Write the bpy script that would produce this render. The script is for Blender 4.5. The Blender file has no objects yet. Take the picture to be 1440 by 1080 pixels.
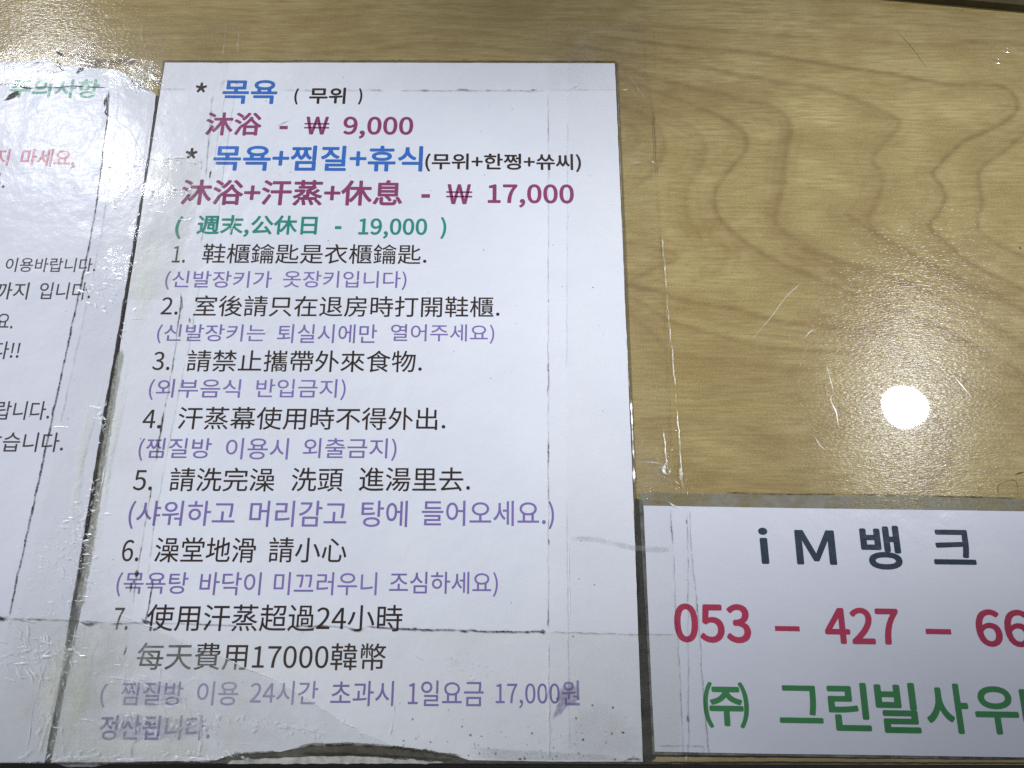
import bpy, math, random
import numpy as np
from mathutils import Matrix, Vector

random.seed(7)
rng = np.random.default_rng(7)
SC = bpy.context.scene
COL = SC.collection

# ------------------------------------------------------------------ camera
# pose measured from the A4 sheet (0.210 x 0.297 m, lower corner at the origin)
F = 1081.0
RIGHT = np.array([0.99998729, 0.00252183, 0.00436642])
DOWN = np.array([0.00368901, -0.95623513, -0.29257609])
FWD = np.array([0.0034375, 0.29258848, -0.95623228])
EYE = np.array([0.1617574, 0.04875986, 0.29946044])
cd = bpy.data.cameras.new('camera')
cam = bpy.data.objects.new('camera', cd)
COL.objects.link(cam)
cd.sensor_width = 36.0
cd.lens = 36.0 * F / 1440.0
cd.clip_start = 0.01
cd.clip_end = 50.0
cam.matrix_world = Matrix(((RIGHT[0], -DOWN[0], -FWD[0], EYE[0]),
                           (RIGHT[1], -DOWN[1], -FWD[1], EYE[1]),
                           (RIGHT[2], -DOWN[2], -FWD[2], EYE[2]),
                           (0, 0, 0, 1)))
SC.camera = cam

# ------------------------------------------------------------------ world, lamps, exposure
w = bpy.data.worlds.new('World')
SC.world = w
w.use_nodes = True
w.node_tree.nodes['Background'].inputs[0].default_value = (0.86, 0.92, 1.0, 1)
w.node_tree.nodes['Background'].inputs[1].default_value = 0.30


def lamp(name, loc, aim, power, size, color, kind='DISK', spread=180.0):
    ld = bpy.data.lights.new(name, 'AREA')
    ld.shape = kind
    ld.size = size
    ld.energy = power
    ld.color = color
    ld.spread = math.radians(spread)
    o = bpy.data.objects.new(name, ld)
    COL.objects.link(o)
    o.location = loc
    o.rotation_euler = (Vector(aim) - Vector(loc)).to_track_quat('-Z', 'Y').to_euler()
    return o


def spot(name, loc, aim, power, radius, color, angle, blend):
    ld = bpy.data.lights.new(name, 'SPOT')
    ld.shadow_soft_size = radius
    ld.energy = power
    ld.color = color
    ld.spot_size = math.radians(angle)
    ld.spot_blend = blend
    o = bpy.data.objects.new(name, ld)
    COL.objects.link(o)
    o.location = loc
    o.rotation_euler = (Vector(aim) - Vector(loc)).to_track_quat('-Z', 'Y').to_euler()
    return o


def P(u, v, z=0.0):
    d = (u - 720.0) / F * RIGHT + (v - 540.0) / F * DOWN + FWD
    return EYE + d * ((z - EYE[2]) / d[2])


CEIL = 1.9
COOL = (0.93, 0.96, 1.0)
# two round narrow-beam ceiling downlights (their mirror images lie on the wood and on the rules sheet)
spot('downlight', (1.335, 0.655, CEIL), tuple(P(1265, 310)), 180.0, 0.064, COOL, 10.4, 1.0)
spot('downlight', (-1.272, 1.545, CEIL), tuple(P(240, 400)), 250.0, 0.064, COOL, 9.9, 0.85)

SC.view_settings.view_transform = 'Standard'
SC.view_settings.look = 'None'
SC.view_settings.exposure = 0.0
SC.view_settings.gamma = 1.0
SC.view_settings.use_curve_mapping = False
SC.render.engine = 'CYCLES'
SC.cycles.transparent_max_bounces = 32
SC.cycles.max_bounces = 8
SC.cycles.use_denoising = False
SC.cycles.sample_clamp_indirect = 1.0
SC.cycles.caustics_reflective = False
SC.cycles.caustics_refractive = False


# ------------------------------------------------------------------ plane measurements
def PP(pts, z=0.0):
    return np.array([P(u, v, z) for u, v in pts])


def vnoise(x, y, seed=0):
    x = np.asarray(x, float)
    y = np.asarray(y, float)
    xi = np.floor(x).astype(np.int64)
    yi = np.floor(y).astype(np.int64)
    fx = x - xi
    fy = y - yi
    fx = fx * fx * (3 - 2 * fx)
    fy = fy * fy * (3 - 2 * fy)

    def h(a, b):
        n = (a * 374761393 + b * 668265263 + seed * 1442695041) & 0x7fffffff
        n = ((n ^ (n >> 13)) * 1274126177) & 0x7fffffff
        return ((n ^ (n >> 16)) & 0xffff) / 65535.0
    return ((h(xi, yi) * (1 - fx) + h(xi + 1, yi) * fx) * (1 - fy)
            + (h(xi, yi + 1) * (1 - fx) + h(xi + 1, yi + 1) * fx) * fy)


def fbm(x, y, seed=0, o=4):
    s = 0
    a = 0.5
    t = 0
    for k in range(o):
        s = s + a * vnoise(x * 2 ** k, y * 2 ** k, seed + 17 * k)
        t += a
        a *= 0.5
    return s / t


# ------------------------------------------------------------------ object helpers
ORIGIN = {}


def thing(name, label, cat, loc, group=None):
    o = bpy.data.objects.new(name, None)
    COL.objects.link(o)
    o.empty_display_size = 0.02
    o.location = loc
    o['label'] = label
    o['category'] = cat
    if group:
        o['group'] = group
    ORIGIN[o.name] = np.array(loc, float)
    return o


def obj(name, v, f, mat, parent=None, attrs=None, smooth=False, label=None, kind=None):
    v = np.asarray(v, float)
    if parent is not None:
        v = v - ORIGIN[parent.name]
    me = bpy.data.meshes.new(name)
    me.from_pydata(v.tolist(), [], [tuple(int(i) for i in q) for q in f])
    for k, a in (attrs or {}).items():
        at = me.attributes.new(k, 'FLOAT', 'POINT')
        at.data.foreach_set('value', np.asarray(a, np.float32))
    me.materials.append(mat)
    if smooth:
        me.shade_smooth()
    me.update()
    o = bpy.data.objects.new(name, me)
    COL.objects.link(o)
    if parent is not None:
        o.parent = parent
        ORIGIN[o.name] = ORIGIN[parent.name]
    if label:
        o['label'] = label
    if kind:
        o['kind'] = kind
    return o


def resample(pts, step):
    pts = np.asarray(pts, float)
    d = np.r_[0, np.cumsum(np.linalg.norm(np.diff(pts, axis=0), axis=1))]
    n = max(2, int(d[-1] / step) + 1)
    t = np.linspace(0, d[-1], n)
    return np.c_[[np.interp(t, d, pts[:, k]) for k in range(pts.shape[1])]].T


def smooth_poly(pts, n=6):
    """Catmull-Rom through the points."""
    p = np.asarray(pts, float)
    p = np.r_[[2 * p[0] - p[1]], p, [2 * p[-1] - p[-2]]]
    out = []
    for i in range(1, len(p) - 2):
        for t in np.linspace(0, 1, n, endpoint=False):
            a, b, c, d = p[i - 1], p[i], p[i + 1], p[i + 2]
            out.append(0.5 * (2 * b + (c - a) * t + (2 * a - 5 * b + 4 * c - d) * t * t + (3 * b - a - 3 * c + d) * t ** 3))
    out.append(p[-2])
    return np.array(out)


def slab(name, px, z0, z1, mat, parent=None, step=0.004, rough=0.0, seed=0, label=None, kind=None):
    """A thin sheet: measured outline, real thickness."""
    ring = PP(list(px) + [px[0]], z1)
    ring = np.concatenate([resample(ring[i:i + 2], step)[:-1] for i in range(len(ring) - 1)])
    if rough:
        ring[:, 0] += (fbm(ring[:, 0] * 400, ring[:, 1] * 400, seed) - .5) * rough
        ring[:, 1] += (fbm(ring[:, 0] * 400, ring[:, 1] * 400, seed + 5) - .5) * rough
    n = len(ring)
    lo = ring.copy()
    lo[:, 2] = z0
    v = np.r_[ring, lo]
    area = np.sum(ring[:, 0] * np.roll(ring[:, 1], -1) - ring[:, 1] * np.roll(ring[:, 0], -1))
    top = list(range(n)) if area > 0 else list(range(n))[::-1]
    f = [top]
    for i in range(n):
        j = (i + 1) % n
        f.append((j, i, n + i, n + j) if area > 0 else (i, j, n + j, n + i))
    return obj(name, v, f, mat, parent, label=label, kind=kind)


class Ribbons:
    """Collects thin strips (dirt lines, creases, scratches) into one mesh with a soft-edge attribute."""

    def __init__(self):
        self.v, self.f, self.a, self.starts = [], [], [], []

    def add(self, px, width, z, strength=1.0, gap=0.0, seed=0, step=0.0005, wob=0.0, peak=0.0, taper=True, vary=0.7):
        c = resample(smooth_poly(PP(px, z)), step)
        n = len(c)
        t = np.gradient(c, axis=0)
        t /= np.linalg.norm(t, axis=1)[:, None] + 1e-12
        nrm = np.c_[-t[:, 1], t[:, 0], np.zeros(n)]
        s = np.arange(n) * step
        if wob:
            c = c + nrm * ((fbm(s * 300, s * 0 + seed, seed) - .5) * 2 * wob)[:, None]
        wv = width * (1 - vary + 2 * vary * fbm(s * 500, s * 0 + seed + 3.3, seed + 1))
        al = strength * np.clip(1 - gap + (fbm(s * 260, s * 0 + 9.1 + seed, seed + 2) - .5) * 2.6 * min(1, gap * 1.5 + .25), 0, 1)
        if taper:
            e = np.minimum(np.arange(n), np.arange(n)[::-1]) / max(1, min(6, n / 3))
            al = al * np.clip(e, 0, 1)
            wv = wv * np.clip(e * .7 + .3, 0, 1)
        b = len(self.v)
        self.starts.append(b)
        for i in range(n):
            for k, (o, aa) in enumerate(((-1, 0), (-.55, 1), (.55, 1), (1, 0))):
                q = c[i] + nrm[i] * o * wv[i] * .5
                if aa:
                    q = q + np.array([0, 0, peak * (1 if k == 1 else .6)])
                self.v.append(q)
                self.a.append(aa * al[i])
        for i in range(n - 1):
            for k in range(3):
                q = b + i * 4 + k
                self.f.append((q, q + 1, q + 5, q + 4)[::-1])
        return self

    def blob(self, px, z, strength=1.0, seed=0, jag=0.25, inner=.72):
        """small irregular patch, soft rim"""
        r = resample(np.r_[PP(px, z), [P(*px[0], z)]], 0.0004)[:-1]
        c = r.mean(0)
        k = 1 + (fbm(np.arange(len(r)) * .35, np.arange(len(r)) * 0 + seed, seed) - .5) * 2 * jag
        r = c + (r - c) * k[:, None]
        b = len(self.v)
        self.starts.append(b)
        n = len(r)
        for s, aa in ((1, 0), (.72, 1)):
            for q in r:
                self.v.append(c + (q - c) * (s if s == 1 else inner))
                self.a.append(aa * strength)
        self.v.append(c)
        self.a.append(strength)
        for i in range(n):
            j = (i + 1) % n
            self.f.append((b + i, b + j, b + n + j, b + n + i))
            self.f.append((b + n + i, b + n + j, b + 2 * n))
        return self

    def speck(self, p, r, z, strength=1.0):
        c = P(p[0], p[1], z)
        n = 6
        b = len(self.v)
        self.starts.append(b)
        an = random.random() * 6.28
        el = random.uniform(.35, 1)
        for i in range(n):
            t = 6.2832 * i / n
            x, y = math.cos(t) * r * random.uniform(.6, 1.2), math.sin(t) * r * el * random.uniform(.6, 1.2)
            self.v.append(c + np.array([x * math.cos(an) - y * math.sin(an), x * math.sin(an) + y * math.cos(an), 0]))
            self.a.append(strength * .6)
        self.v.append(c)
        self.a.append(strength)
        for i in range(n):
            self.f.append((b + i, b + (i + 1) % n, b + n))
        return self

    def each(self, name, mat, parent):
        """every strip or patch as a mesh of its own"""
        fs = self.f
        for a_, b_ in self.pieces():
            fo = [tuple(i - a_ for i in q) for q in fs if a_ <= q[0] < b_]
            o = obj(name, self.v[a_:b_], fo, mat, parent if parent is not None and parent.name in ORIGIN else None, {'a': self.a[a_:b_]})
            if parent is not None and parent.name not in ORIGIN:
                o.parent = parent

    def pieces(self):
        st = self.starts + [len(self.v)]
        return list(zip(st[:-1], st[1:]))

    def build(self, name, mat, parent=None, label=None, kind=None):
        return obj(name, self.v, self.f, mat, parent, {'a': self.a}, label=label, kind=kind)


# ------------------------------------------------------------------ materials
def new_mat(name):
    m = bpy.data.materials.new(name)
    m.use_nodes = True
    m.node_tree.nodes.clear()
    return m, m.node_tree


class NT:
    def __init__(self, tree):
        self.t = tree

    def n(self, kind, **kw):
        x = self.t.nodes.new('ShaderNode' + kind)
        for k, v in kw.items():
            setattr(x, k, v)
        return x

    def set(self, node, **kw):
        for k, v in kw.items():
            s = node.inputs[int(k[1:])] if k[0] == '_' and k[1:].isdigit() else node.inputs[k.replace('_', ' ')]
            if hasattr(v, 'is_output'):
                self.t.links.new(v, s)
            else:
                s.default_value = v
        return node

    def math(self, op, a, b=0.0, c=0.0, clamp=False):
        x = self.n('Math', operation=op, use_clamp=clamp)
        self.set(x, _0=a, _1=b, _2=c)
        return x.outputs[0]

    def noise(self, vec, scale, detail=2.0, rough=.5, dist=0.0):
        x = self.n('TexNoise')
        self.set(x, Vector=vec, Scale=scale, Detail=detail, Roughness=rough, Distortion=dist)
        return x.outputs['Fac']

    def mapr(self, v, a, b, c, d):
        x = self.n('MapRange')
        self.set(x, _0=v, _1=a, _2=b, _3=c, _4=d)
        return x.outputs[0]

    def mixc(self, f, a, b, blend='MIX'):
        x = self.n('Mix', data_type='RGBA', blend_type=blend)
        for i, v in ((0, f), (6, a), (7, b)):
            if hasattr(v, 'is_output'):
                self.t.links.new(v, x.inputs[i])
            else:
                x.inputs[i].default_value = v
        return x.outputs[2]

    def scaled(self, vec, s):
        x = self.n('Mapping')
        self.set(x, Vector=vec, Scale=s)
        return x.outputs[0]

    def attr(self, name):
        return self.n('Attribute', attribute_name=name).outputs['Fac']

    def pos(self):
        return self.n('NewGeometry').outputs['Position']

    def bump(self, h, strength, dist, normal=None):
        x = self.n('Bump')
        self.set(x, Height=h, Strength=strength, Distance=dist)
        if normal is not None:
            self.set(x, Normal=normal)
        return x.outputs[0]

    def out(self, sh):
        x = self.n('OutputMaterial')
        self.t.links.new(sh, x.inputs[0])


def lin(r, g, b):
    f = lambda c: c / 12.92 if c <= .04045 else ((c + .055) / 1.055) ** 2.4
    return (f(r / 255), f(g / 255), f(b / 255), 1)


def film_bump(T, p):
    """gloss of the laminating film: slow waves, fine scuffs"""
    h = T.math('ADD', T.math('MULTIPLY', T.noise(p, 60, 2), 0.9), T.math('MULTIPLY', T.noise(p, 420, 3, .6), 0.16))
    return T.bump(h, 0.35, 0.0016)


def scuff(T, p):
    s = T.noise(T.scaled(p, (160, 1100, 200)), 1.0, 3, .65)
    s2 = T.noise(T.scaled(p, (900, 240, 200)), 1.0, 3, .65)
    return T.math('ADD', s, s2)


def mat_print(name, col, tint=None, rough=.22):
    """laminated print: matt ink or paper below a glossy film"""
    m, t = new_mat(name)
    T = NT(t)
    p = T.pos()
    b = T.n('BsdfPrincipled')
    big = T.noise(p, 22, 4, .6)
    c = T.mixc(T.mapr(big, .35, .7, 0, 1), col, tint or col)
    fine = T.noise(p, 1900, 2, .6)
    c = T.mixc(T.mapr(fine, .3, .7, 0, .16), c, tuple(x * .80 for x in col[:3]) + (1,))
    r = T.mapr(scuff(T, p), .7, 1.35, rough - .05, rough + .08)
    T.set(b, Base_Color=c, Roughness=r, IOR=1.12, Normal=film_bump(T, p))
    T.out(b.outputs[0])
    return m


def mat_clear(name, tint, milk0, milk_col, rough=.085, scale=900.0, bump=.00022):
    """thin clear plastic: see-through, Fresnel gloss, crumpled and milky where the attributes say so"""
    m, t = new_mat(name)
    T = NT(t)
    p = T.pos()
    cr = T.attr('crumple')
    mk = T.attr('milk')
    warp = T.n('VectorMath', operation='ADD')
    nz = T.n('TexNoise')
    T.set(nz, Vector=p, Scale=170.0, Detail=3.0)
    sc = T.n('VectorMath', operation='SCALE')
    T.set(sc, _0=nz.outputs['Color'], Scale=.006)
    T.set(warp, _0=p, _1=sc.outputs[0])
    n1 = T.noise(warp.outputs[0], scale, 3, .6)
    rid = T.math('SUBTRACT', 1.0, T.math('ABSOLUTE', T.math('MULTIPLY_ADD', n1, 4.0, -2.0)))
    n2 = T.noise(warp.outputs[0], scale * .35, 3, .55)
    rid2 = T.math('SUBTRACT', 1.0, T.math('ABSOLUTE', T.math('MULTIPLY_ADD', n2, 4.0, -2.0)))
    h = T.math('MULTIPLY', T.math('ADD', T.math('MULTIPLY', rid, .35), rid2), cr)
    slow = T.math('MULTIPLY', T.noise(p, 70, 2), .4)
    fine = T.math('MULTIPLY', T.noise(T.scaled(p, (700, 180, 100)), 1.0, 3, .6), .05)
    h = T.math('ADD', T.math('ADD', h, slow), fine)
    nrm = T.bump(h, 1.0, bump)
    fr = T.n('Fresnel')
    bf = T.n('NewGeometry').outputs['Backfacing']
    T.set(fr, IOR=T.mapr(bf, 0, 1, 1.165, 1 / 1.165), Normal=nrm)
    gl = T.n('BsdfGlossy')
    T.set(gl, Color=(1, 1, 1, 1), Roughness=rough, Normal=nrm)
    tr = T.n('BsdfTransparent')
    T.set(tr, Color=tint)
    df = T.n('BsdfDiffuse')
    T.set(df, Color=milk_col, Roughness=.5, Normal=nrm)
    patch = T.noise(warp.outputs[0], 130, 4, .62)
    mm = T.math('MULTIPLY', T.math('ADD', mk, milk0), T.mapr(patch, .32, .68, .25, 1.6), clamp=True)
    s1 = T.n('MixShader')
    T.set(s1, _0=mm, _1=tr.outputs[0], _2=df.outputs[0])
    s2 = T.n('MixShader')
    T.set(s2, _0=fr.outputs[0], _1=s1.outputs[0], _2=gl.outputs[0])
    T.out(s2.outputs[0])
    return m


def mat_stain(name, col, gloss=False, scale=1500.0, lo=.3, hi=.62, rough=.3, ior=1.3):
    """dirt or ink with a broken, soft edge"""
    m, t = new_mat(name)
    T = NT(t)
    p = T.pos()
    a = T.attr('a')
    k = T.mapr(T.noise(p, scale, 3, .6), lo, hi, .35, 1.15)
    fac = T.math('MULTIPLY', a, k, clamp=True)
    tr = T.n('BsdfTransparent')
    b = T.n('BsdfPrincipled')
    T.set(b, Base_Color=col, Roughness=rough if gloss else .6, IOR=ior if gloss else 1.3)
    s = T.n('MixShader')
    T.set(s, _0=fac, _1=tr.outputs[0], _2=b.outputs[0])
    T.out(s.outputs[0])
    return m


def mat_wood():
    m, t = new_mat('birch_plywood')
    T = NT(t)
    p = T.pos()
    g = T.attr('grain')
    broad = T.noise(T.scaled(p, (6, 22, 1)), 1.0, 4, .6, .6)
    fib = T.noise(T.scaled(p, (70, 900, 1)), 1.0, 4, .62)
    fib2 = T.noise(T.scaled(p, (350, 2600, 1)), 1.0, 2, .6)
    blot = T.noise(T.scaled(p, (30, 45, 1)), 1.0, 4, .6, .4)
    c = T.mixc(T.mapr(broad, .33, .68, 0, 1), (.55, .445, .205, 1), (.37, .282, .115, 1))
    c = T.mixc(T.mapr(blot, .40, .68, 0, .85), c, (.32, .235, .088, 1))
    c = T.mixc(T.mapr(fib, .38, .66, 0, .70), c, (.245, .165, .055, 1))
    c = T.mixc(T.mapr(fib2, .40, .75, 0, .22), c, (.44, .37, .20, 1))
    fl = T.noise(T.scaled(p, (1500, 2400, 1)), 1.0, 2, .7)
    c = T.mixc(T.mapr(fl, .5, .72, 0, .55), c, (.62, .50, .25, 1))
    c = T.mixc(T.mapr(fl, .48, .28, 0, .35), c, (.22, .155, .065, 1))
    gg = T.math('MULTIPLY', g, T.mapr(T.noise(T.scaled(p, (120, 260, 1)), 1.0, 3, .6), .3, .7, .55, 1.15), clamp=True)
    c = T.mixc(T.math('MULTIPLY', gg, .85), c, (.195, .115, .045, 1))
    gr = T.noise(T.scaled(p, (600, 2300, 400)), 1.0, 1, .5)
    gr2 = T.noise(T.scaled(p, (170, 700, 200)), 1.0, 2, .5)
    hh = T.math('ADD', gr, T.math('MULTIPLY', gr2, .8))
    nrm = T.bump(hh, 1.0, .000062)
    b = T.n('BsdfPrincipled')
    T.set(b, Base_Color=c, Roughness=.15, IOR=1.15, Normal=nrm)
    b.inputs['Coat Weight'].default_value = 1.0
    b.inputs['Coat Roughness'].default_value = .012
    b.inputs['Coat IOR'].default_value = 1.45
    T.set(b, Coat_Normal=T.bump(T.noise(p, 34, 1), .05, .0012))
    T.out(b.outputs[0])
    return m


def mat_plain(name, col, rough=.6, var=.35, scale=300.0):
    m, t = new_mat(name)
    T = NT(t)
    p = T.pos()
    b = T.n('BsdfPrincipled')
    c = T.mixc(T.mapr(T.noise(p, scale, 5, .65), .35, .68, 0, 1), col, tuple(x * (1 - var) for x in col[:3]) + (1,))
    T.set(b, Base_Color=c, Roughness=rough, Normal=T.bump(T.noise(p, scale * 4, 3), .4, .0003))
    T.out(b.outputs[0])
    return m


M = {}
M['paper'] = mat_print('laminated_white_paper', (.815, .825, .89, 1), (.77, .78, .855, 1))
M['paper2'] = mat_print('laminated_lilac_white_paper', (.74, .745, .82, 1), (.70, .705, .79, 1))


def ink(name, r, g, b):
    c = lin(r, g, b)
    c = tuple(max(.008, x * 1.05 - .018) for x in c[:3]) + (1,)
    M[name] = mat_print(name, c, tuple(x * 1.25 for x in c[:3]) + (1,))


ink('blue_ink', 70, 112, 184)
ink('crimson_ink', 140, 78, 112)
ink('black_ink', 70, 63, 60)
ink('teal_ink', 62, 140, 124)
ink('purple_ink', 130, 116, 172)
ink('faded_purple_ink', 148, 138, 180)
ink('slate_ink', 66, 74, 86)
ink('red_ink', 172, 72, 94)
ink('green_ink', 78, 132, 90)
ink('pale_red_ink', 190, 128, 138)
ink('pale_green_ink', 96, 152, 132)
ink('grey_ink', 84, 80, 82)

M['tape'] = mat_clear('clear_packing_tape', (.996, .996, .994, 1), .006, (.78, .78, .76, 1))
M['oldtape'] = mat_clear('yellowed_packing_tape', (.985, .985, .97, 1), .02, (.74, .75, .66, 1))
M['clear_border'] = mat_clear('thin_laminate_border', (.72, .71, .68, 1), .10, (.35, .35, .31, 1), rough=.13, scale=500)
M['border'] = mat_clear('laminate_border', (.82, .82, .80, 1), .36, (.44, .45, .41, 1), rough=.13, scale=500)
M['haze_film'] = mat_clear('loose_laminate', (.97, .97, .97, 1), .03, (.84, .84, .85, 1), rough=.22, scale=420)
M['grime'] = mat_stain('black_brown_grime', (.030, .024, .018, 1))
M['smudge'] = mat_stain('brown_smudge', (.10, .072, .045, 1), scale=700, lo=.36, hi=.66)
M['greysmear'] = mat_stain('grey_smear', (.42, .43, .45, 1), scale=400)
M['inkbleed'] = mat_stain('purple_ink_bleed', lin(120, 106, 165), scale=500, lo=.25, hi=.7)
M['residue'] = mat_stain('yellowed_glue', (.84, .855, .72, 1), gloss=True, scale=330, lo=.34, hi=.64)
M['greyfilm'] = mat_stain('grey_gap_film', (.40, .40, .34, 1), gloss=True, scale=900)
M['crease'] = mat_stain('whitened_glint_plastic', (.93, .94, .96, 1), gloss=True, scale=1100, rough=.27, ior=2.0)  # whitened creases; their glints are painted into this white base too
M['wood'] = mat_wood()
M['edge'] = mat_plain('dark_counter_edge', (.035, .026, .02, 1), .5)
M['ledge'] = mat_plain('dark_olive_ledge', (.085, .068, .026, 1), .95, .4, 120)  # dark olive all over, mottled at random
M['floor'] = mat_plain('dark_floor', (.03, .02, .016, 1), .7, .3, 6)
M['card'] = mat_plain('grimy_card', (.10, .085, .062, 1), .8, .55, 420)
M['white_card'] = mat_plain('torn_white_paper', (.62, .61, .58, 1), .7, .45, 260)
M['gap'] = mat_plain('dirt_shade_gap', (.034, .027, .020, 1), .6, .5, 700)  # dark brown shared by the gap fill and the painted shadow strips

# ------------------------------------------------------------------ the counter
Y0 = P(720, 1074)[1]
nx, ny = 860, 560
xs = np.linspace(-.14, .52, nx)
ys = np.linspace(Y0, Y0 + .44, ny)
GX, GY = np.meshgrid(xs, ys)
gx, gy = GX.ravel(), GY.ravel()
grain = np.zeros(nx * ny)
# growth-ring lines of the rotary-cut veneer (as measured on the surface), width in mm, strength
RINGS = [
    ([(900, 34), (960, 38), (1050, 45), (1140, 51), (1220, 56), (1290, 62), (1330, 64), (1370, 58), (1470, 62)], 3.0, .55),
    ([(840, 50), (960, 65), (1040, 71), (1100, 80), (1180, 93), (1260, 105), (1330, 117), (1395, 119), (1420, 127), (1432, 145), (1425, 163), (1395, 182), (1355, 200), (1325, 228), (1312, 245), (1325, 262), (1330, 280), (1318, 303), (1308, 318), (1335, 345), (1375, 375), (1480, 425)], 2.2, .85),
    ([(800, 62), (880, 75), (960, 88), (1030, 103), (1100, 115), (1160, 126), (1210, 143), (1255, 163), (1265, 175), (1250, 195), (1228, 222), (1242, 248), (1235, 280), (1222, 312), (1245, 335), (1300, 365), (1370, 400), (1480, 455)], 3.6, .62),
    ([(868, 92), (960, 120), (1030, 135), (1080, 148), (1105, 165), (1112, 185), (1105, 215), (1103, 245), (1098, 275), (1090, 310), (1110, 330), (1160, 360), (1250, 390), (1350, 430), (1480, 510)], 4.6, .70),
    ([(868, 108), (900, 120), (960, 142), (1010, 162), (1045, 185), (1050, 210), (1030, 235), (1008, 265), (1008, 295), (1020, 315), (1055, 345), (1100, 370), (1160, 395), (1240, 430), (1330, 465), (1430, 520), (1480, 560)], 2.8, .75),
    ([(868, 135), (930, 158), (975, 180), (992, 205), (985, 235), (968, 262), (966, 300), (985, 335)], 4.2, .5),
    ([(866, 148), (895, 155), (915, 170), (932, 190), (934, 212), (925, 235), (905, 255)], 3.2, .62),
    ([(866, 170), (890, 178), (897, 195), (890, 210), (870, 216)], 4.2, .5),
    ([(1480, 168), (1440, 190), (1410, 215), (1380, 238), (1378, 260), (1382, 285), (1375, 310), (1390, 335), (1480, 380)], 2.6, .7),
    ([(870, 398), (911, 405), (965, 422), (1027, 432), (1090, 449), (1173, 459), (1240, 462)], 2.6, .8),
    ([(872, 412), (890, 418), (944, 451), (998, 467), (1057, 484), (1132, 492), (1200, 494)], 2.4, .72),
    ([(876, 432), (920, 470), (948, 497), (1027, 507), (1090, 517), (1140, 520)], 3.0, .55),
    ([(1190, 300), (1236, 330), (1290, 363), (1352, 397), (1423, 417), (1480, 430)], 2.6, .5),
    ([(1130, 350), (1200, 400), (1280, 440), (1340, 470), (1440, 538), (1480, 560)], 3.2, .55),
    ([(1150, 440), (1230, 470), (1330, 520), (1400, 560), (1480, 610)], 3.0, .38),
    ([(1319, 590), (1334, 610), (1340, 625), (1336, 648), (1318, 672), (1296, 690)], 3.6, .62),
    ([(905, 590), (980, 585), (1040, 597), (1090, 617), (1140, 608), (1160, 590)], 4.2, .45),
    ([(950, 655), (998, 663), (1048, 676), (1110, 682), (1170, 672)], 3.6, .40),
    ([(885, 340), (915, 346), (955, 361), (925, 376), (893, 395)], 2.6, .6),
    ([(1010, 330), (1022, 350), (1018, 372), (1000, 385)], 4.2, .35),
    ([(1000, 545), (1060, 535), (1115, 545), (1135, 575)], 4.0, .35),
    ([(-60, 24), (100, 30), (220, 24), (380, 30), (560, 20), (700, 28), (830, 26), (900, 34)], 1.8, .5),
    ([(-60, 48), (120, 52), (260, 46), (400, 56), (520, 50), (640, 44), (760, 56), (860, 70)], 2.2, .45),
    ([(280, 66), (400, 74), (520, 70), (620, 60), (720, 70), (830, 84)], 3.0, .5),
    ([(-60, 10), (200, 8), (420, 14), (600, 6), (800, 12), (1000, 14), (1200, 22)], 2.0, .42),
    ([(-60, 66), (60, 70), (160, 66), (280, 72)], 2.0, .35),
    ([(400, -10), (600, -16), (900, -8), (1240, 4), (1440, 30)], 2.4, .4),
    ([(1060, 22), (1180, 30), (1300, 34), (1440, 44)], 1.6, .35),
]
from mathutils.kdtree import KDTree
wx = (fbm(gx * 260, gy * 500, 3) - .5) * .0007
wy = (fbm(gx * 260, gy * 500, 9) - .5) * .0006
for pts, wd, st in RINGS:
    c = resample(smooth_poly(PP(pts)), .0012)[:, :2]
    pad = wd * .0075 + .010
    sel = np.where((gx > c[:, 0].min() - pad) & (gx < c[:, 0].max() + pad) & (gy > c[:, 1].min() - pad) & (gy < c[:, 1].max() + pad))[0]
    if not len(sel):
        continue
    q = np.c_[gx[sel] + wx[sel], gy[sel] + wy[sel]]
    d = np.full(len(sel), 1e9)
    side = np.zeros(len(sel))
    tg = np.gradient(c, axis=0)
    for k in range(0, len(c), 1):
        dx, dy = q[:, 0] - c[k, 0], q[:, 1] - c[k, 1]
        dd = dx * dx + dy * dy
        m_ = dd < d
        d[m_] = dd[m_]
        side[m_] = (tg[k, 0] * dy - tg[k, 1] * dx)[m_]
    d = np.sqrt(d)
    s = wd * .001
    core = np.exp(-(d / (s * np.where(side > 0, .30, .75))) ** 2) * .62
    tail = np.where(side > 0, np.exp(-(d / (s * .8)) ** 2), np.exp(-d / (s * 2.3))) * .42
    prof = st * np.clip(core + tail, 0, 1)
    grain[sel] = 1 - (1 - grain[sel]) * (1 - prof)
    # weaker growth lines running beside the strong one
    for k_, (o_, w_, t_) in enumerate(((.0042, .0011, .26), (.0075, .0016, .20), (-.0048, .0013, .16))):
        sd = np.where(side > 0, -d, d)
        band = np.exp(-((sd - o_ - .0012 * (fbm(gx[sel] * 60, gy[sel] * 60, 40 + k_) - .5)) / w_) ** 2) * t_ * fbm(gx[sel] * 30, gy[sel] * 30, 50 + k_) * 1.6
        grain[sel] = 1 - (1 - grain[sel]) * (1 - np.clip(band, 0, 1))
# straight quiet grain elsewhere
grain = np.maximum(grain, .38 * np.clip(fbm(gx * 9 + 40, gy * 210 + 3 * fbm(gx * 14, gy * 30, 2), 21) - .56, 0, 1) * 4 * np.clip((gy - .285) / .02, 0, 1))
v = np.c_[gx, gy, np.zeros(nx * ny)]
idx = np.arange(nx * ny).reshape(ny, nx)
fq = np.stack([idx[:-1, :-1], idx[:-1, 1:], idx[1:, 1:], idx[1:, :-1]], -1).reshape(-1, 4)
counter = obj('counter', v, fq, M['wood'], None, {'grain': grain}, kind='structure')


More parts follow.
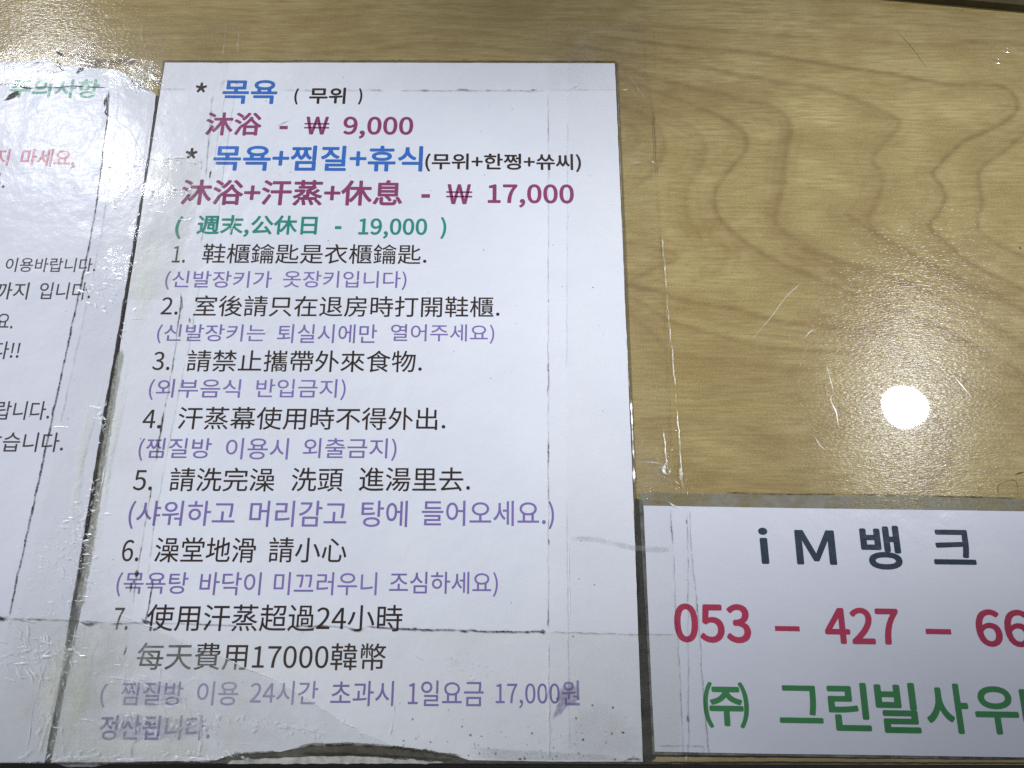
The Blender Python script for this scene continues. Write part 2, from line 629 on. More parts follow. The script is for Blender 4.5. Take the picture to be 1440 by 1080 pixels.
def box(name, x0, x1, y0, y1, z0, z1, mat, kind=None, parent=None):
    vv = [(x, y, z) for z in (z0, z1) for y in (y0, y1) for x in (x0, x1)]
    ff = [(0, 2, 3, 1), (4, 5, 7, 6), (0, 1, 5, 4), (1, 3, 7, 5), (3, 2, 6, 7), (2, 0, 4, 6)]
    o = obj(name, vv, ff, mat, parent, kind=kind)
    return o


box('counter_front', -.14, .52, Y0 + .0004, Y0 + .018, -.05, -.0004, M['edge'], 'structure')
box('counter_edge_strip', -.14, .52, Y0 - .0012, Y0 - .0002, -.05, -.0012, M['edge'], 'structure')
box('floor', -2.5, 2.5, -3.0, 2.5, -.82, -.80, M['floor'], 'structure')
# dark upstand along the back of the counter
a, b = P(1225, -3), P(1520, 24)
dirv = (b - a) / np.linalg.norm(b - a)
nv = np.array([-dirv[1], dirv[0], 0])
a2, b2 = a - dirv * .25, b + dirv * .03
vv = []
for z in (-.0005, .004):
    for q in (a2, b2, b2 + nv * .14, a2 + nv * .14):
        vv.append(q + np.array([0, 0, z]))
obj('wall_ledge', vv, [(3, 2, 1, 0), (4, 5, 6, 7), (0, 1, 5, 4), (1, 2, 6, 5), (2, 3, 7, 6), (3, 0, 4, 7)], M['ledge'], None, kind='structure')

# scratches and lacquer blisters of the counter
sc_ = Ribbons()
sc_.add([(1056, 479), (1085, 445), (1105, 418), (1130, 395)], .0004, .00012, .36, .2, 1)
sc_.add([(1129, 478), (1140, 466), (1150, 463)], .0004, .00012, .5, .2, 2)
sc_.add([(1162, 512), (1168, 535), (1172, 552), (1168, 562), (1176, 580), (1179, 600)], .0006, .00012, .5, .35, 3)
sc_.add([(1145, 612), (1153, 626), (1163, 634)], .0006, .00012, .5, .3, 4)
sc_.add([(1340, 527), (1355, 545), (1368, 560)], .0004, .00012, .5, .3, 5)
sc_.add([(905, 100), (925, 128), (912, 143)], .0002, .00012, .2, .3, 6)
sc_.each('scratch', M['crease'], counter)
dk = Ribbons()
dk.add([(1258, 40), (1285, 70), (1306, 100)], .0003, .00012, .6, .2, 7)
dk.add([(1405, 700), (1405, 682), (1428, 676), (1432, 699)], .0004, .00012, .6, .3, 8)
dk.add([(1425, 668), (1446, 662)], .0007, .00012, .8, .2, 9)
dk.speck((1435, 349), .0009, .00012, 1)
dk.add([(1020, 692), (1060, 694), (1120, 695), (1200, 695), (1290, 697), (1380, 699), (1433, 701)], .0006, .0006, .9, .35, 10)
dk.each('dirt_mark', M['grime'], counter)


def blister(u, v_, rx, ry, ang, h):
    c = P(u, v_, .0)
    vs, fs = [], []
    n, k = 28, 7
    for j in range(k):
        r = j / (k - 1)
        z = h * (math.cos(r * math.pi) * .5 + .5)
        for i in range(n):
            t = 6.28318 * i / n
            x, y = math.cos(t) * r * rx, math.sin(t) * r * ry
            vs.append(c + np.array([x * math.cos(ang) - y * math.sin(ang), x * math.sin(ang) + y * math.cos(ang), z + .00003]))
    for j in range(k - 1):
        for i in range(n):
            fs.append((j * n + i, (j + 1) * n + i, (j + 1) * n + (i + 1) % n, j * n + (i + 1) % n))
    return vs, fs


# ------------------------------------------------------------------ printed text
FONT = None
try:
    FONT = bpy.data.fonts.load(bpy.utils.system_resource('DATAFILES', path='fonts') + '/Noto Sans CJK Regular.woff2')
except Exception:
    FONT = None
_cache = {}


def glyphs(text, bold):
    key = (text, bold)
    if key in _cache:
        return _cache[key]
    cu = bpy.data.curves.new('lettering', 'FONT')
    cu.body = text
    if FONT:
        cu.font = FONT
    cu.resolution_u = 5
    cu.size = 1.0
    o = bpy.data.objects.new('lettering', cu)
    COL.objects.link(o)
    dg = bpy.context.evaluated_depsgraph_get()
    dg.update()
    me = bpy.data.meshes.new_from_object(o.evaluated_get(dg))
    vv = np.array([x.co[:2] for x in me.vertices])
    ff = [list(q.vertices) for q in me.polygons]
    bpy.data.objects.remove(o)
    bpy.data.meshes.remove(me)
    bpy.data.curves.remove(cu)
    _cache[key] = (vv, ff)
    return vv, ff


def printed(name, runs, mat, z, parent, bold=0.0, tilt=False, label=None):
    """runs: (text, x left, x right, y top, y bottom[, dy right]) as measured at mid height on the sheet"""
    V, Fc = [], []
    for r in runs:
        text, xl, xr, yt, yb = r[:5]
        dy = r[5] if len(r) > 5 else 0
        vv, ff = glyphs(text, 0)
        lo, hi = vv.min(0), vv.max(0)
        ym = (yt + yb) / 2
        L, R_ = P(xl, ym - dy / 2, z), P(xr, ym + dy / 2, z)
        T_, B_ = P((xl + xr) / 2, yt, z), P((xl + xr) / 2, yb, z)
        ex = (R_ - L)
        if not tilt:
            ex = np.array([ex[0], 0, 0])
        ln = np.linalg.norm(ex)
        e1 = ex / ln
        e2 = np.array([-e1[1], e1[0], 0])
        hgt = T_[1] - B_[1]
        c = (L + R_) / 2
        c[1] = (T_[1] + B_[1]) / 2
        q = (vv - (lo + hi) / 2) / (hi - lo)
        # heavier strokes: the outline laid down again a hair to each side, each pass of ink a little higher
        rad = bold * hgt
        if len(text) == 1 and text in '-–':
            rad = 0
        sx = max(.2, 1 - 2 * rad / ln)
        sy = max(.2, 1 - 2 * rad / hgt)
        passes = [(0, 0)] if rad < 2e-5 else ([(math.cos(t), math.sin(t)) for t in np.arange(8) * math.pi / 4] if bold > .009 else [(.7, .7), (-.7, .7), (.7, -.7), (-.7, -.7)])
        for kk, (ox, oy) in enumerate(passes):
            b0 = len(V)
            for x, y in q:
                pt = c + e1 * (x * ln * sx + ox * rad) + e2 * (y * hgt * sy + oy * rad)
                V.append((pt[0], pt[1], z + kk * .000003))
            Fc += [[i + b0 for i in f] for f in ff]
    V = np.array(V)
    return obj(name, V, Fc, mat, parent, label=label)


# ------------------------------------------------------------------ sheets
ZB, ZP, ZT = .0004, .0007, .00076       # border film, paper top, ink
BOLD = .022

# --- the price and rules notice -----------------------------------------------------------
main = thing('laminated_notice', 'large white notice of two prices and seven numbered rules in Korean and Chinese',
             'notice', P(480, 600))
slab('paper', [(232, 88), (300, 88), (500, 88), (864.5, 89), (875, 330), (890.5, 700), (904, 1071), (800, 1071), (660, 1069), (642, 1063), (560, 1051), (500, 1046), (440, 1047), (415, 1052), (395, 1057), (330, 1061), (305, 1069), (72, 1073), (82, 1020), (95, 950), (104, 890), (116, 830), (121, 800), (135, 720), (146, 650), (160, 560), (170, 480), (194, 330), (222, 150)],
     .0002, ZP, M['paper'], main, .003, .0003, 3)
slab('laminate_border', [(229, 85), (866, 85.5), (869, 89), (880, 330), (895.5, 700), (907, 1073), (66, 1074.2), (100, 880), (130, 720), (152, 580), (190, 330)], .00012, ZB - .0001, M['clear_border'], main, .004)
slab('backing_card', [(300, 1066), (420, 1044), (520, 1040), (600, 1050), (672, 1064), (690, 1073), (300, 1073.5)], .00035, .00050, M['card'], main, .0015, .0008, 8)
slab('paper_scrap', [(325, 1069), (400, 1065.5), (470, 1063), (545, 1064.5), (600, 1068), (640, 1071), (600, 1073.6), (440, 1074), (320, 1074)], .00035, .00058, M['white_card'], main, .0012, .0007, 12)

T_ = lambda n, runs, m, b=0.0, label=None: printed(n, runs, M[m], ZT, main, b, label=label)
T_('asterisk', [('*', 275, 291, 116, 130)], 'black_ink', .02)
T_('heading_text', [('목욕', 313, 390, 112.5, 146)], 'blue_ink', BOLD, 'blue bold heading of two Korean letters')
T_('small_text', [('(', 414, 419.5, 124, 147), ('무위', 435, 486, 123, 146), (')', 504, 509.5, 124, 147)], 'black_ink', .024)
T_('price_text', [('沐浴', 289.5, 368, 158, 190.5), ('-', 393, 404.5, 177, 181.5), ('W', 430, 461.5, 164, 189), ('=', 428, 463, 173, 180.5), ('9,000', 482.5, 581, 164, 195)], 'crimson_ink', BOLD, 'crimson price line reading 9,000')
T_('asterisk', [('*', 261, 277.5, 208, 223)], 'black_ink', .02)
T_('heading_text', [('목욕+찜질+휴식', 300, 594.5, 204.5, 240.5)], 'blue_ink', BOLD, 'blue bold heading of six Korean letters with plus signs')
T_('small_text', [('(무위+한쩡+쓔씨)', 598, 817, 216, 241.5)], 'black_ink', .018)
T_('price_text', [('沐浴+汗蒸+休息', 255, 566, 252.5, 289), ('-', 592.5, 604.5, 273, 278), ('W', 629, 662, 259, 287), ('=', 627.5, 664, 269, 277.5), ('17,000', 686, 807, 259, 292)], 'crimson_ink', BOLD, 'crimson price line reading 17,000')
T_('weekend_text', [('(', 246.5, 256, 304, 336), ('週末,公休日', 277, 446, 302.5, 333), ('-', 471, 480, 318, 322), ('19,000', 504, 600.5, 307, 335.5), (')', 619.5, 627.5, 305, 336)], 'teal_ink', .019, 'teal weekend price line reading 19,000')
T_('rule_text', [('1.', 243, 261, 346, 369.5), ('鞋櫃鑰匙是衣櫃鑰匙.', 285, 600, 343, 371)], 'black_ink', .004)
T_('translation_text', [('(신발장키가', 232.5, 382, 381, 407.5), ('옷장키입니다)', 398, 571.5, 381, 407.5)], 'purple_ink', .003)
T_('rule_text', [('2.', 227, 251, 418, 442.5), ('室後請只在退房時打開鞋櫃.', 273, 702.5, 416, 445.5)], 'black_ink', .004)
T_('translation_text', [('(신발장키는', 221, 373, 456, 483), ('퇴실시에만', 390, 530, 456, 482.5), ('열어주세요)', 549.5, 695, 456, 483)], 'purple_ink', .003)
T_('rule_text', [('3.', 215, 239.5, 494.5, 520.5), ('請禁止攜帶外來食物.', 263, 593.5, 492.5, 523)], 'black_ink', .004)
T_('translation_text', [('(외부음식', 209.5, 338, 533, 562.5), ('반입금지)', 360, 486, 533, 562.5)], 'purple_ink', .003)
T_('rule_text', [('4.', 201, 227, 576, 602.5), ('汗蒸幕使用時不得外出.', 250.5, 626.5, 572.5, 604.5)], 'black_ink', .004)
T_('translation_text', [('(찜질방', 195, 297, 616, 648), ('이용시', 317.5, 405.5, 616, 646), ('외출금지)', 426, 557.5, 616, 648)], 'purple_ink', .003)
T_('rule_text', [('5.', 188, 215, 661, 689.5), ('請洗完澡', 239, 386.5, 657.5, 691), ('洗頭', 410, 482.5, 657.5, 691), ('進湯里去.', 505, 661, 657, 691)], 'black_ink', .004)
T_('translation_text', [('(샤워하고', 181, 330.5, 704, 744), ('머리감고', 351, 487.5, 704, 741), ('탕에', 508, 573, 704, 741), ('들어오세요.)', 593, 779, 704, 744)], 'purple_ink', .005)
T_('rule_text', [('6.', 172, 196, 759, 789.5), ('澡堂地滑', 218, 359.5, 755.5, 791), ('請小心', 378, 487.5, 755.5, 791)], 'black_ink', .004)
T_('translation_text', [('(목욕탕', 164, 264, 804.5, 839), ('바닥이', 281, 367, 804.5, 837), ('미끄러우니', 385, 530, 804.5, 837), ('조심하세요)', 547.5, 700, 804, 839)], 'purple_ink', .004)
T_('rule_text', [('7.', 160, 181, 854.5, 886), ('使用汗蒸超過24小時', 206, 566, 850, 888)], 'black_ink', .004)
T_('rule_text', [('每天費用17000韓幣', 192.5, 542.5, 904, 942.5)], 'black_ink', .004)
T_('translation_text', [('(', 141, 149.5, 961, 995), ('찜질방', 170, 257, 958.5, 992), ('이용', 277, 335, 958, 992), ('24시간', 352, 447, 957.5, 991)], 'faded_purple_ink', .004, 'faded purple start of the last line')
T_('translation_text', [('초과시', 465, 553.5, 957.5, 993), ('1일요금', 574, 680, 957, 993), ('17,000', 697, 787, 961, 996)], 'purple_ink', .004)
T_('translation_text', [('원', 790, 815, 957, 992)], 'faded_purple_ink', .010, 'smeared purple letter')
T_('translation_text', [('정산됩니다.', 140, 296, 1006, 1041)], 'faded_purple_ink', .010, 'blurred purple word in the bottom corner')
sm = Ribbons()
sm.blob([(786, 965), (800, 958), (815, 962), (815, 990), (800, 992), (788, 1005), (776, 1012), (782, 990)], ZT + .00004, .42, 3)
sm.blob([(140, 1010), (170, 1003), (220, 1006), (290, 1010), (296, 1034), (240, 1042), (180, 1042), (140, 1040)], ZT + .00004, .22, 4)
sm.blob([(165, 960), (200, 956), (258, 960), (262, 990), (215, 996), (168, 990)], ZT + .00004, .20, 5)
sm.each('ink_bleed', M['inkbleed'], main)


def film_patch(name, px, z, mat, parent, crumple, milk, label=None):
    """loose film inside a measured outline"""
    r = resample(smooth_poly(PP(list(px) + [px[0]], z), 4), .0012)[:-1]
    r[:, 0] += (fbm(r[:, 0] * 500, r[:, 1] * 500, 3) - .5) * .0012
    r[:, 1] += (fbm(r[:, 0] * 500, r[:, 1] * 500, 8) - .5) * .0012
    n = len(r)
    if np.sum(r[:, 0] * np.roll(r[:, 1], -1) - r[:, 1] * np.roll(r[:, 0], -1)) < 0:
        r = r[::-1]
    return obj(name, r, [list(range(n))], mat, parent, {'crumple': np.full(n, crumple), 'milk': np.full(n, milk)}, False, label)


film_patch('loose_film', [(108, 880), (150, 874), (188, 874), (268, 907), (372, 950), (440, 988), (482, 1016), (525, 1036), (552, 1049), (530, 1050), (500, 1047), (440, 1048), (415, 1053), (330, 1061), (200, 1070), (76, 1071), (92, 960)], ZT + .00008, M['haze_film'], main, .25, .14)
dirt = Ribbons()
dirt.add([(300, 130), (296, 180), (291, 230), (289, 250)], .0006, ZT + .00006, .35, .5, 31)
dirt.add([(318, 125), (305, 200), (300, 245)], .0004, ZT + .00006, .25, .5, 32)
dirt.add([(297, 237), (294, 253)], .0008, ZT + .00006, .9, .1, 33)
dirt.add([(253, 408), (256, 430), (252, 440)], .0009, ZT + .00006, .7, .35, 34)
dirt.add([(266, 445), (267, 455)], .0011, ZT + .00006, .8, .2, 35)
dirt.add([(383, 180), (409, 168)], .0006, ZT + .00006, .35, .3, 36)
dirt.add([(800, 757), (830, 756)], .0003, ZT + .00006, .3, .3, 37)
for p_, r_ in (((648, 456), .0007), (((726), 455), .0004), ((791, 403), .0005), ((834, 404), .0007), ((606, 268), .0005), ((830, 247), .0007), ((799, 305), .0006), ((778, 344), .0005), ((720, 374), .0004), ((800, 588), .0004), ((848, 578), .0006), ((843, 458), .0004), ((690, 532), .0005), ((638, 494), .0005), ((806, 895), .0008), ((836, 822), .0008), ((810, 1010), .0010), ((776, 1026), .0007), ((862, 995), .0010), ((876, 1030), .0012), ((820, 1040), .0013), ((100, 930), .0008)):
    dirt.speck(p_, r_ * .55, ZT + .00006, .8)
for _ in range(110):
    u, vv_ = random.uniform(150, 895), random.uniform(95, 1060)
    dirt.speck((u, vv_), random.choice((.00018, .00022, .0003, .0004)), ZT + .00006, random.uniform(.25, .7))
for _ in range(90):
    u, vv_ = random.uniform(540, 900), 1068 - abs(random.gauss(0, 26))
    dirt.speck((u, vv_), random.choice((.0002, .0003, .0004, .0006)), ZT + .00006, random.uniform(.3, .8))
dirt.blob([(810, 1000), (840, 985), (885, 1000), (900, 1060), (820, 1066), (780, 1050)], ZT + .00005, .05, 9, .3)
dirt.blob([(660, 1050), (760, 1056), (880, 1062), (880, 1070), (700, 1070), (655, 1066)], ZT + .00005, .14, 10, .3)
for i_, pl in enumerate(([(300, 1071), (330, 1062), (362, 1059.5), (396, 1057.5)], [(412, 1053.5), (440, 1047.5), (500, 1046.5), (560, 1051.5), (640, 1062.5), (650, 1064)], [(420, 1060), (500, 1061.5), (580, 1066), (645, 1071.5)], [(318, 1068), (360, 1065.5), (400, 1064)])):
    dirt.add(pl, .0012, ZP + .00002, 1.0, .2, 50 + i_, wob=.0004)
dirt.build('dirt_speck', M['grime'], main, kind='stuff')

# --- the rules sheet at its side ------------------------------------------------------------
rules = thing('laminated_notice', 'white rules sheet with a green heading and grey Korean lines, wrinkled under tape',
              'notice', P(20, 600))
slab('paper', [(-230, 90), (0, 87), (72, 84), (80, 94), (88, 92), (112, 92), (122, 95), (150, 97), (170, 100), (180, 107), (192, 118), (213, 128), (219, 133), (217, 155), (209, 212), (189.5, 330), (164, 480), (146, 580), (128, 690), (110, 800), (98, 870), (86, 950), (73, 1020), (62, 1073), (-330, 1074)],
     .0002, ZP - .00006, M['paper2'], rules, .003, .0006, 14)
R_ = lambda n, runs, m, b=0.0, label=None: printed(n, runs, M[m], ZP, rules, b, label=label)
R_('heading_text', [('주의사항', 14, 139, 111, 137.5)], 'pale_green_ink', .018, 'green bold heading of four Korean letters')
R_('warning_text', [('지', -9, 13, 209, 233), ('마세요,', 29, 106, 209, 237)], 'pale_red_ink', .014, 'faded red Korean line')
for run in ([('부.', -21, 8, 243, 266)], [('이용바랍니다.', 8, 135, 362.5, 382.5)], [('까지', -7, 40, 397, 421), ('입니다.', 55.5, 128, 397, 421)], [('요.', -5, 19, 441, 462)], [('다!!', -9, 27.5, 480, 505)],
            [('랍니다.', -6, 70.5, 564, 590.5)], [('않', -29, 1, 607, 636), ('습니다.', 4, 90, 608, 635.5)]):
    R_('rule_text', run, 'grey_ink', .004)
d2 = Ribbons()
z_ = ZP + .00006
d2.blob([(4, 142), (12, 133), (20, 128), (28, 127), (27, 133), (18, 139), (8, 142)], z_, 1.0, 1, .15)
d2.blob([(77, 84), (82, 92), (86, 100), (91, 101), (84, 90), (80, 83)], z_, .8, 2, .2)
d2.blob([(104, 104), (112, 95), (120, 92), (118, 99), (108, 104)], z_, 1.0, 3, .3)
d2.blob([(78, 72), (84, 73), (94, 79), (88, 80), (80, 77)], .0002, 1.0, 4, .3)
d2.add([(150, 130), (150, 150), (148, 158), (153, 163), (158, 165)], .0009, z_, .9, .1, 5)
d2.add([(-20, 119), (2, 119), (20, 118), (38, 124), (60, 122), (80, 123), (100, 121), (120, 122), (152, 123)], .0008, z_, .95, .25, 6)
d2.add([(101, 237), (106, 232)], .0013, z_, .6, .2, 7)
d2.add([(145, 237), (156, 235), (166, 237), (175, 246)], .0006, z_ + .00002, .6, .2, 8)
for _ in range(60):
    d2.speck((random.uniform(0, 200), random.uniform(95, 1060)), random.choice((.00018, .00025, .0004)), z_, random.uniform(.3, .7))
d2.build('dirt_speck', M['grime'], rules, kind='stuff')
d3 = Ribbons()
d3.blob([(100, 88), (118, 80), (150, 82), (190, 80), (196, 86), (150, 94), (110, 96)], z_, .55, 2, .4)
d3.blob([(178, 106), (190, 112), (204, 121), (214, 128), (200, 127), (186, 118)], z_, .75, 3, .2)
d3.blob([(40, 98), (60, 96), (90, 100), (86, 104), (50, 102)], z_, .3, 4, .5)
d3.blob([(96, 76), (120, 70), (140, 74), (130, 84), (104, 84)], .0002, .3, 5, .5)
d3.each('smudge', M['smudge'], rules)

# --- the bank account sheet --------------------------------------------------------------------
bank = thing('laminated_notice', 'white bank account sheet with slate, red and green bold print lying below the bare wood',
             'notice', P(1180, 900))
slab('paper', [(905, 711), (1080, 714), (1440, 719), (1640, 722), (1650, 1069), (1440, 1065), (1180, 1061), (1080, 1060), (921, 1057), (916, 960), (909, 800)],
     .0002, ZP - .00003, M['paper2'], bank, .004, .00012, 5)
slab('laminate_border', [(898, 692.5), (1080, 695), (1260, 697.5), (1440, 701.5), (1660, 704), (1660, 1072), (1440, 1069), (1080, 1063), (918, 1061), (910, 900)], .00013, ZB + .00006, M['border'], bank, .004)
B_ = lambda n, runs, m, b, label: printed(n, runs, M[m], ZT, bank, b, True, label)
B_('bank_name_text', [('i', 1068, 1081, 742, 793), ('M', 1119, 1175, 745.5, 794, .8), ('뱅', 1211, 1267, 739, 801, .8), ('크', 1311, 1370, 745, 794, .8)], 'slate_ink', .027, 'slate bold line with wide letter gaps')
B_('number_text', [('053', 948, 1055.5, 849, 904, 1.5), ('–', 1090, 1124.5, 880.5, 887.5, .6), ('427', 1159.5, 1265, 854.5, 906, 1.5), ('–', 1302, 1337.5, 884.5, 892, .6), ('66', 1372.5, 1449, 857, 910, 1.2)], 'red_ink', .030, 'red bold number line')
B_('company_text', [('㈜', 989, 1053, 959, 1024, 1), ('그', 1095, 1156, 964, 1017, 1), ('린', 1165, 1223, 960, 1028, 1), ('빌', 1232, 1292, 960, 1031, 1), ('사', 1302, 1362, 961, 1032, 1), ('우', 1371, 1432, 965, 1033, 1), ('나', 1437, 1496, 963, 1034, 1)], 'green_ink', .024, 'green bold line of Korean letters')

# --- dark fill of the gaps, with shadow lines painted as strips -------------------------------------------------------------------
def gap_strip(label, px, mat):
    t = thing('dirt_shade_seam', label, 'dirt seam', P(*px[0]))
    slab('dirt_shade_fill', px, .00002, .0001, mat, t, .003, .0004, 21)
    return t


g1 = gap_strip('dark brown fill of the gap between price notice and bank sheet, with painted shadow strips', [(893, 700), (904, 704), (909, 790), (914, 900), (921, 1058), (922, 1066), (912, 1073.5), (902, 1073.5), (898, 900), (893, 780)], M['gap'])
slab('dirt_shade_fill', [(915, 1057), (1080, 1059), (1440, 1064), (1660, 1067), (1660, 1070.5), (1440, 1069), (1080, 1065.5), (915, 1064)], .00002, .00011, M['gap'], g1, .003, .0004, 22)  # shadow under the bank sheet's bottom edge, painted as a dark strip
slab('dirt_shade_fill', [(900, 1071.3), (1080, 1071), (1440, 1072.4), (1660, 1073), (1660, 1074), (900, 1074)], .00002, .00012, M['gap'], g1, .003, .0003, 23)  # shadow line along the front edge, painted as a dark strip
slab('dirt_shade_fill', [(60, 1071.5), (300, 1071.5), (600, 1071.5), (899, 1071.3), (899, 1074), (60, 1074)], .00002, .00012, M['gap'], g1, .003, .0003, 24)  # dark strip over the bare wood below the price notice
g2 = gap_strip('grey black dirt and painted edge shadow in the slanting gap between rules sheet and price notice', [(219, 135), (224, 135), (197, 330), (173, 480), (160, 560), (140, 700), (122, 800), (117, 830), (96, 950), (74, 1072), (60, 1073), (85, 950), (109, 800), (145, 580), (163, 480), (188, 330)], M['gap'])
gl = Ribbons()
gl.add([(221, 135), (211, 210), (190.5, 330), (165, 480), (147, 580), (129.5, 690), (111, 800), (99, 870), (87, 950), (75, 1015), (66, 1060)], .0012, ZP + .00003, .95, .12, 41)  # seam grime that also paints the dark shadow along the sheet edge
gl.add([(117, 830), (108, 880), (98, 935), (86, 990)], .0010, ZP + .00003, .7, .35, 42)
gl.each('grime_shade_line', M['grime'], g2)

# ------------------------------------------------------------------ clear packing tape
PX2 = None


def flecks(n, line, spread, ln, z, seed, width=.0006, ang=None, strength=.8):
    """many small creases, their glints painted white, scattered about a measured line"""
    r = random.Random(seed)
    g = Ribbons()
    L = smooth_poly(line, 12)
    for i in range(int(n * 1.4)):
        k = r.randrange(len(L))
        u, v_ = L[k][0] + r.gauss(0, spread[0]), L[k][1] + r.gauss(0, spread[1])
        a = (ang if ang is not None else r.uniform(0, 3.14)) + r.gauss(0, .5)
        l = ln * r.uniform(.3, 1.3)
        pts = [(u, v_)]
        for q in range(3):
            a += r.gauss(0, .55)
            pts.append((pts[-1][0] + math.cos(a) * l / 3, pts[-1][1] + math.sin(a) * l / 3))
        if pts[-1][1] > 1073 or v_ > 1073:
            continue
        g.add(pts, width * r.uniform(.4, 1.5), z, strength * r.uniform(.3, 1.1), .15, seed * 100 + i, peak=width * r.uniform(.05, .35), step=.0006)
    return g


def tape(label, side1, side2, z, mat, spots=(), milks=(), base_cr=.02, base_mk=0.0, grime=None, crease=None, cell=.0011, seed=0, white=None):
    """strip of tape between two measured edges; spots: (u, v, radius px, amount) crumpled, milks: the same for milky"""
    s1 = resample(smooth_poly(PP(side1, z), 4), .001)
    s2 = resample(smooth_poly(PP(side2, z), 4), .001)
    ln = max(len(s1), len(s2))
    n = max(8, int(ln * .001 / cell))

    def rs(s):
        d = np.linspace(0, 1, len(s))
        t = np.linspace(0, 1, n)
        return np.c_[[np.interp(t, d, s[:, k]) for k in range(3)]].T
    s1, s2 = rs(s1), rs(s2)
    wd = np.linalg.norm(s1 - s2, axis=1).mean()
    k = max(6, int(wd / cell))
    t = np.linspace(0, 1, k)[None, :, None]
    G = s1[:, None, :] * (1 - t) + s2[:, None, :] * t
    V = G.reshape(-1, 3)
    e = V - EYE
    dep = e @ FWD
    U = e @ RIGHT / dep * F + 720
    W_ = e @ DOWN / dep * F + 540
    cr = np.full(len(V), base_cr)
    mk = np.full(len(V), base_mk)
    for (u, vv_, r, am) in spots:
        cr = np.maximum(cr, am * np.exp(-((U - u) ** 2 + (W_ - vv_) ** 2) / (r * r)))
    for (u, vv_, r, am) in milks:
        mk = np.maximum(mk, am * np.exp(-((U - u) ** 2 + (W_ - vv_) ** 2) / (r * r)))
    V[:, 2] += .00001 * fbm(V[:, 0] * 60, V[:, 1] * 60, seed) + .00007 * cr * fbm(V[:, 0] * 420, V[:, 1] * 420, seed + 3, 3)
    idx_ = np.arange(n * k).reshape(n, k)
    fq_ = np.stack([idx_[:-1, :-1], idx_[:-1, 1:], idx_[1:, 1:], idx_[1:, :-1]], -1).reshape(-1, 4)
    a_, b_, c_ = V[fq_[0][0]], V[fq_[0][1]], V[fq_[0][2]]
    if np.cross(b_ - a_, c_ - a_)[2] < 0:
        fq_ = fq_[:, ::-1]
    o = thing('clear_tape', label, 'tape', tuple(V.mean(0)), 'clear tape strips over the notices')
    obj('tape_film', V, fq_, mat, o, {'crumple': cr, 'milk': mk}, True)
    if grime:
        g = Ribbons()
        for i, (pts, wd_, st, gp) in enumerate(grime):
            g.add(pts, max(.00034, wd_ * .8), z + .00003, min(1.0, st * 1.12), gp * .6, seed * 31 + i, wob=.00035)
        g.each('edge_grime', M['grime'], o)
    if crease:
        g = Ribbons()
        for i, (pts, wd_, st, gp) in enumerate(crease):
            g.add(pts, wd_, z + .00004, min(1, st * 1.25), gp, seed * 57 + i, wob=.0004, peak=wd_ * (.10 + .22 * ((i * 7 + seed * 3) % 10) / 9))
        g.each('crease', M['crease'], o)
    return o


Z1 = .00086
